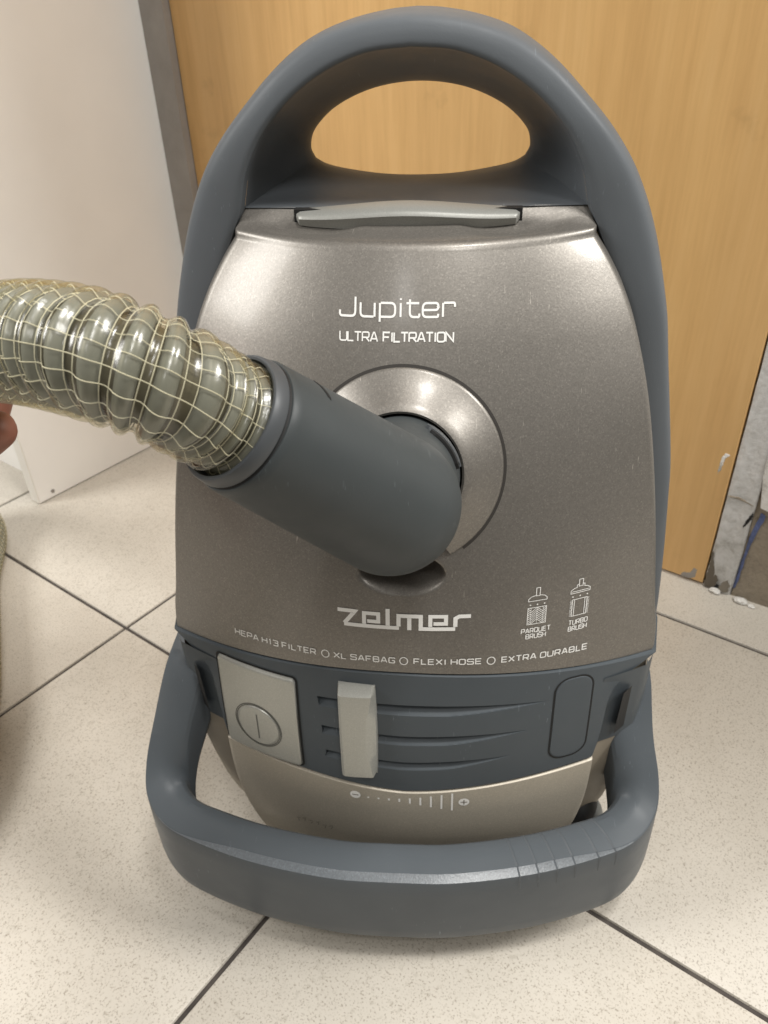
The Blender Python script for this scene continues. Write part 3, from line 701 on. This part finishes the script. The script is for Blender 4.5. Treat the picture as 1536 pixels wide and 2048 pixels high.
def jup():
    mb = MB(); k = .0529/6.92; q = 0
    sh = [  # (x offset, strokes)
     (0.0, [([(0, .30), (0, 0), (.95, 0), (.95, 1)], .25)]),
     (1.27, [([(0, .72), (0, 0), (.80, 0)], .25), ([(.86, .72), (.86, 0)], 0)]),
     (2.45, [([(0, .72), (0, -.26)], 0), ([(.05, .72), (.92, .72), (.92, 0), (.05, 0)], .28)]),
     (3.70, [([(0, 0), (0, .72)], 0), ([(0, .88), (0, .97)], 0)]),
     (4.10, [([(-.06, .72), (.70, .72)], 0), ([(.15, .92), (.15, .76)], 0), ([(.15, .68), (.15, 0), (.72, 0), (.72, .18)], .25)]),
     (5.02, [([(.06, .36), (.92, .36), (.92, .72), (0, .72), (0, 0), (.92, 0), (.92, .16)], .26)]),
     (6.22, [([(0, 0), (0, .72)], 0), ([(.05, .72), (.70, .72), (.70, .50)], .26)])]
    for ox, sts in sh:
        for st, r_ in sts:
            P = [np.array([(ox+a)*k, b*JH]) for a, b in st]
            if r_: P = fillet(P, r_*JH)
            q += 1; ribbon(mb, [(-.0304+a, .3676+b) for a, b in P], lidy, .00092, .00022+(q % 5)*.00003)
    return mb.build('lettering', M_print, lid)
jup()
BASE = lambda x: .2040-.0019*(x/.095)**2
for t_, a, b in (('HEPA H13 FILTER', -.0928, -.0455), ('XL SAFBAG', -.0355, -.0035), ('FLEXI HOSE', .0065, .0408), ('EXTRA DURABLE', .0514, .0960)):
    text(t_, a, b, BASE, .0031, .00062, .38, .5)
for cx in (-.0402, .0012, .0459):
    mb = MB(); ribbon(mb, circ(cx, BASE(cx)+.0014, .0020, .0022), lidy, .00052, .00024, True); mb.build('lettering_dot', M_print, lid)
# maker's logo
def logo():
    mb = MB(); q = [0]
    def st(P, wd=.0021):
        q[0] += 1; ribbon(mb, [(-.0325+(a-668)/759*.0672, .2244+(192-b)/120*.0098) for a, b in P], lidy, wd, .00022+(q[0] % 6)*.00003)
    st([(668, 86), (770, 86), (706, 176)]); st([(704, 182), (1022, 182)]); st([(822, 168), (822, 92), (904, 92), (904, 146), (840, 146)], .0020)
    st([(958, 168), (958, 52)]); st([(1020, 170), (1020, 96), (1146, 96), (1146, 182), (1341, 182)]); st([(1081, 110), (1081, 194)])
    st([(1200, 168), (1200, 96), (1288, 96), (1288, 146), (1218, 146)], .0020); st([(1341, 168), (1341, 110), (1362, 96), (1427, 96)], .0021)
    return mb.build('logo', M_print, lid)
logo()
# brush pictograms
def rel(P, x0, x1, z0, z1): return [(x0+(x1-x0)*a, z0+(z1-z0)*b) for a, b in P]
def picto(x0, x1, kind):
    mb = MB(); w_ = .00036; q = [0]
    def st(P, closed=False, wd=w_): q[0] += 1; ribbon(mb, P, lidy, wd, .00022+(q[0] % 6)*.00003, closed)
    head = rel([(0, .06), (0, .22), (.14, .38), (.40, .46), (.40, .42), (.60, .42), (.60, .46), (.86, .38), (1, .22), (1, .06)], x0, x1, .2365, .2440) if kind == 'p' else rel([(0, .04), (0, .26), (.16, .40), (.30, .44), (.30, .62), (.40, .66), (.40, .50), (.60, .50), (.60, .66), (.70, .62), (.70, .44), (.84, .40), (1, .26), (1, .04)], x0, x1, .2365, .2440)
    st(head, True); st(rel([(.40, .46), (.40, 1), (.60, 1), (.60, .46)], x0, x1, .2365, .2440))
    if kind == 't': st(rel([(.06, .17), (.94, .17)], x0, x1, .2365, .2440))
    for k in (.12, .5, .88):
        cx = x0+(x1-x0)*k; n = 12; V = [(cx+.0004*math.cos(6.283*i/n), 0, .2349+.0004*math.sin(6.283*i/n)) for i in range(n)]
        mb.add([(x, lidy(x, z)-.0003, z) for x, _, z in V], [tuple(range(n))])
    zb, zt = .2240, .2333
    if kind == 'p':
        st([(x0, zb), (x0, zt), (x1, zt), (x1, zb)], True); xm = (x0+x1)/2; dx = (x1-x0)
        for c in (.25, .75): pass
        seg_ = [(0, .17, 1), (.17, .5, -1), (.5, .83, 1), (.83, 1, -1)]
        for a, b, d_ in seg_:
            for k in range(-2, 9):
                z0 = zb+.0011*k+(.0 if d_ > 0 else .0); xa, xb = x0+dx*a, x0+dx*b; za, zb2 = (z0+(xb-xa)*.85, z0) if d_ > 0 else (z0, z0+(xb-xa)*.85)
                if a > 0 and b < 1: pass
                if max(za, zb2) > zt or min(za, zb2) < zb: continue
                st([(xa, za), (xb, zb2)], False, .00030)
        for f in (.17, .5, .83): st([(x0+dx*f, zb), (x0+dx*f, zt)], False, .00022)
    else:
        a, b = x0+.0012, x1-.0012; st([(a, zb), (a, zt), (b, zt), (b, zb)], True); 
        for x in (a+.0010, b-.0010): st([(x, zb), (x, zt)])
        for k in range(13):
            z = zb+(zt-zb)*(k+.3)/13; st([(x0, z), (a-.0002, z+.0001)], False, .00026); st([(b+.0002, z+.0001), (x1, z)], False, .00026)
    mb.build('pictogram', M_print, lid)
picto(.0630, .0723, 'p'); picto(.0845, .0944, 't')
text('PARQUET', .0604, .0751, lambda x: .2191, .0025, .00046, .38, .5); text('BRUSH', .0629, .0730, lambda x: .2157, .0025, .00046, .38, .5)
text('TURBO', .0848, .0945, lambda x: .2190, .0025, .00046, .38, .5); text('BRUSH', .0848, .0944, lambda x: .2154, .0025, .00046, .38, .5)

# ------------------------------------------------------------------ hose with its elbow
yw = R(-7)
def V2W(p): return np.array([.018+math.cos(yw)*p[0]-math.sin(yw)*p[1], .38+math.sin(yw)*p[0]+math.cos(yw)*p[1], p[2]])
HS = empty('vacuum_hose', tuple(V2W(RC))); tag(HS, 'clear yellowish ribbed hose with grey spiral, plugged into the vacuum lid', 'hose')
HB = V2W(RC)
def dirW(d): return np.array([math.cos(yw)*d[0]-math.sin(yw)*d[1], math.sin(yw)*d[0]+math.cos(yw)*d[1], d[2]])
nW = dirW(RN); S0 = np.zeros(3)                                 # everything of the hose is relative to HB
CC = V2W((0, -.1295, .3235))-HB; EE = V2W((-.0473, -.1716, .3838))-HB
def frame(d):
    d = d/np.linalg.norm(d); u = np.cross(d, np.array([0, 0, 1.])); u /= np.linalg.norm(u); v = np.cross(u, d); return d, u, v
def tube(mb, a, b, prof, n=64):
    """prof: list of (distance from a towards b, radius)"""
    d, u, v = frame(b-a); rings = [[a+d*s+(u*math.cos(t)+v*math.sin(t))*r_ for t in np.linspace(0, 2*math.pi, n, endpoint=False)] for s, r_ in prof]; mb.loft(rings)
dE, uE, vE = frame(EE-CC); LE = np.linalg.norm(EE-CC); rb, rc_ = .0284, .0224
mb = MB()
prof = [(-rb*math.cos(a), max(.0003, rb*math.sin(a))) for a in np.linspace(0, math.pi/2, 22)]+[(LE*f, rb+(rc_-rb)*(f**1.0)) for f in np.linspace(.08, .885, 24)]+[(LE*.893, rc_+.0002), (LE*.896, rc_-.0009), (LE*.899, rc_-.003)]
tube(mb, CC, EE, prof, 72)
tube(mb, S0-nW*.004, CC, [(0, .0276), (.010, .0275), (.02, .0268), (.034, .0256), (np.linalg.norm(CC)+.002, .0250), (np.linalg.norm(CC)+.004, .02)], 72)
elbow = mb.build('elbow', M_elbow, HS, 40); tag(elbow, 'matt dark grey elbow connector')
mb = MB(); tube(mb, CC, EE, [(LE*.900, rc_-.004), (LE*.900, rc_-.0012), (LE*.906, rc_-.0004), (LE*.912, rc_-.0002), (LE*.94, rc_-.0005), (LE*.958, rc_-.0008), (LE*.964, rc_-.0011), (LE*.967, rc_-.0017), (LE*.964, rc_-.0024), (LE*.92, rc_-.0026), (LE*.6, rc_-.0030)], 72)
mb.build('cuff', M_cuff, HS, 35)
mb = MB(); tube(mb, CC, EE, [(LE*.55, rc_-.0038), (LE*.55, .0002)], 48); mb.build('cuff_inside', M_black, HS)
mb = MB(); tube(mb, CC, EE, [(LE*.893, rc_-.0002), (LE*.901, rc_-.0008)], 72); mb.build('cuff_gap', M_black, HS)
# latch catch and slot on the elbow
def on_neck(ang, h, off=0):
    d, u, v = frame(CC-S0); return d*h+(u*math.cos(ang)+v*math.sin(ang))*(.0276-max(0, h-.008)*.055+off)
def strip_on(fn, a0, a1, h0, h1, wdt, off, name, m_, parent, thick=.0008):
    mb = MB(); rings = []
    for t in np.linspace(0, 1, 20):
        a = a0+(a1-a0)*t; h = h0+(h1-h0)*t; e = 1 if .06 < t < .94 else .3
        rings.append([fn(a, h-wdt/2*e, -.0006), fn(a, h-wdt/2*e, off*.8), fn(a, h-wdt*.2*e, off), fn(a, h+wdt*.2*e, off), fn(a, h+wdt/2*e, off*.8), fn(a, h+wdt/2*e, -.0006)])
    mb.loft(rings, cap0=True, cap1=True); return mb.build(name, m_, parent, 40)
strip_on(on_neck, R(116), R(166), .0170, .0170, .0055, .0014, 'release_catch', M_cuff, elbow)
strip_on(on_neck, R(121), R(166), .0212, .0212, .0022, .0010, 'catch_slit', M_black, elbow)
def on_arm(ang, h, off=0): return CC+dE*h+(uE*math.cos(ang)+vE*math.sin(ang))*(rb+(rc_-rb)*h/LE+off)
strip_on(on_arm, R(90), R(116), LE*.72, LE*.70, .0014, .0002, 'slot_mark', M_black, elbow)

# hose path, world coordinates, then relative to the hose base
eW = EE+HB
HP = [eW-dE*.030, eW-dE*.012, eW+dE*.004, (-0.0615, 0.2064, 0.3980), (-0.0791, 0.2082, 0.4060), (-0.1012, 0.2217, 0.4054), (-0.1234, 0.2405, 0.3993), (-0.1585, 0.2714, 0.3878), (-.2120, .3150, .3680), (-.315, .425, .315), (-.415, .575, .215), (-.476, .685, .115), (-.480, .715, .055), (-.434, .690, .0235), (-.405, .600, .0200), (-.371, .515, .0200), (-.340, .43, .0200), (-.328, .33, .0200), (-.375, .20, .0200), (-.47, .06, .0200), (-.62, -.05, .0200)]
HPc = crom([np.array(p)-HB for p in HP], 1800)
Ls = np.concatenate([[0], np.cumsum(np.linalg.norm(np.diff(HPc, axis=0), axis=1))]); TOT = Ls[-1]
# rotation-minimising frames
T = np.gradient(HPc, axis=0); T /= np.linalg.norm(T, axis=1)[:, None]; U = np.zeros_like(T); u = np.cross(T[0], [0, 0, 1.]); U[0] = u/np.linalg.norm(u)
for i in range(1, len(T)):
    u = U[i-1]-T[i]*(U[i-1]@T[i]); U[i] = u/np.linalg.norm(u)
W = np.cross(T, U); PITCHH = .0070; RM, AMP = .01820, .00118
def hr(s, th):
    c = math.cos(2*math.pi*(s/PITCHH-th/(2*math.pi))); return RM+AMP*(c**.7 if c > 0 else -(-c)**.9*1.1)
nth = 44; ths = np.linspace(0, 2*math.pi, nth, endpoint=False)
def hpt(i, th, off): r_ = hr(Ls[i], th)+off; return HPc[i]+(U[i]*math.cos(th)+W[i]*math.sin(th))*r_
rings = []
for i in range(len(HPc)): rings.append([hpt(i, th, 0) for th in ths])
hose_skin = MB().loft(rings).build('hose_skin', M_clear, HS, 180)
# grey spiral under the clear skin: helical strip on the crests
def spiral():
    mb = MB(); rows = []; n = int(TOT/PITCHH*36); prev = None
    for k in range(n):
        th = 2*math.pi*k/36; s0 = PITCHH*k/36; row = []
        for f in (-.30, -.25, -.12, 0, .12, .25, .30):
            s = s0+f*PITCHH
            if s < 0 or s > TOT: s = min(max(s, 0), TOT)
            x = s/TOT*(len(HPc)-1); i = min(int(x), len(HPc)-2); q = x-i
            c = HPc[i]*(1-q)+HPc[i+1]*q; uu = U[i]*(1-q)+U[i+1]*q; ww = W[i]*(1-q)+W[i+1]*q
            r_ = RM+AMP*math.cos(2*math.pi*f)-.0016-(.0012 if abs(f) > .28 else 0)
            row.append(c+(uu*math.cos(th)+ww*math.sin(th))*r_)
        rows.append(row)
    mb.loft(rows, wrap=False); return mb.build('hose_spiral', M_spiral, HS, 60)
spiral()
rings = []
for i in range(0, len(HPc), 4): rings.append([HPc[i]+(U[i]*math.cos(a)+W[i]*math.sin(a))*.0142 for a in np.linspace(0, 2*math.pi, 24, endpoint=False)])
MB().loft(rings).build('hose_inner_shade', mat('dark_olive_shade', (.085, .075, .05), .6), HS, 180)  # added dark tube: the unlit hose interior put into colour
# cream thread net laid between spiral and skin
def thread(mb, P, r_, nrm):
    rows = []
    for i, p in enumerate(P):
        t = P[min(i+1, len(P)-1)]-P[max(i-1, 0)]; t /= np.linalg.norm(t)+1e-12; b = np.cross(t, nrm[i]); b /= np.linalg.norm(b)+1e-12
        rows.append([p+b*r_, p+nrm[i]*r_, p-b*r_, p-nrm[i]*r_*.6])
    mb.loft(rows)
mb = MB(); nl = 19; VIS = int(len(HPc)*.62)
for k in range(nl):
    P = []; Nn = []
    for i in range(0, len(HPc), 1 if True else 2):
        th = 2*math.pi*k/nl+Ls[i]*2.2+.05*math.sin(Ls[i]*90+k); P.append(hpt(i, th, -.00085)); Nn.append(U[i]*math.cos(th)+W[i]*math.sin(th))
    thread(mb, P, .00018, Nn)
for ph in (.0, .26):
    P = []; Nn = []
    for k in range(int(TOT/PITCHH*30)):
        th = -2*math.pi*k/30; s = PITCHH*(k/30)+ph*PITCHH
        th = 2*math.pi*k/30; s = min(s+.37*PITCHH, TOT); x = s/TOT*(len(HPc)-1); i = min(int(x), len(HPc)-2); q = x-i
        c = HPc[i]*(1-q)+HPc[i+1]*q; n_ = (U[i]*(1-q)+U[i+1]*q)*math.cos(th)+(W[i]*(1-q)+W[i+1]*q)*math.sin(th)
        P.append(c+n_*(hr(s, th)-.0008)); Nn.append(n_)
    thread(mb, P, .00018, Nn)
net = mb.build('thread_net', M_thread, HS, 180)

# ------------------------------------------------------------------ hand holding the hose
PH = np.array([-.186, .2965, .3775]); hx = np.array([-.75, .62, -.22]); hx /= np.linalg.norm(hx); e1 = np.array([0, 0, 1.])-hx*hx[2]; e1 /= np.linalg.norm(e1); e2 = np.cross(hx, e1)
if e2[1] < 0: e2 = -e2
def cyl(l, deg, rho): return PH+hx*l+(e2*math.cos(R(deg))+e1*math.sin(R(deg)))*rho
HV = []; HE = []; HR = []
def vtx(p, r_, par=None):
    HV.append(np.array(p)); HR.append(r_)
    if par is not None: HE.append((par, len(HV)-1))
    return len(HV)-1
wrist = vtx(PH+hx*.055-e1*.092-e2*.02, .026)
fore = vtx(HV[wrist]+np.array([-.07, -.055, -.035]), .031, wrist); vtx(HV[fore]+np.array([-.10, -.09, -.04]), .038, fore)
palm = vtx(PH+hx*.045-e1*.062+e2*.000, .022, wrist)
for j, (ln, rr) in enumerate([(.95, .0088), (1.0, .0090), (.97, .0086), (.85, .0078)]):
    l = .006+.0195*j
    k0 = vtx(cyl(l*.9+.006, -68, .040), .0125, palm); k1 = vtx(cyl(l, -32, .0345), .0105, k0); a = vtx(cyl(l, 18, .0325), rr+.0006, k1); b = vtx(cyl(l, 62, .0315), rr, a); c = vtx(cyl(l, 62+38*ln, .0305), rr-.0010, b); vtx(cyl(l, 62+56*ln, .0295), rr-.0028, c)
t0_ = vtx((-.205, .270, .3290), .0150, palm); t1 = vtx((-.1830, .2590, .3385), .0120, t0_); t2 = vtx((-.1580, .2525, .3528), .0098, t1); t3 = vtx((-.1410, .2490, .3628), .0086, t2); vtx((-.1325, .2478, .3672), .0062, t3)
HVr = HV[wrist].copy()
me = bpy.data.meshes.new('hand'); me.from_pydata([tuple(v-HVr) for v in HV], HE, [])
hand = bpy.data.objects.new('hand', me); COL.objects.link(hand); hand.location = tuple(HVr); me.materials.append(M_skin)
sk = hand.modifiers.new('Skin', 'SKIN'); sk.use_smooth_shade = True
if not me.skin_vertices: 
    bpy.context.view_layer.objects.active = hand
for i, sv in enumerate(me.skin_vertices[0].data): sv.radius = (HR[i], HR[i]); sv.use_root = (i == wrist)
ss = hand.modifiers.new('Subsurf', 'SUBSURF'); ss.levels = 2; ss.render_levels = 2
tag(hand, 'hand gripping the ribbed hose, only a fingertip in view', 'hand')
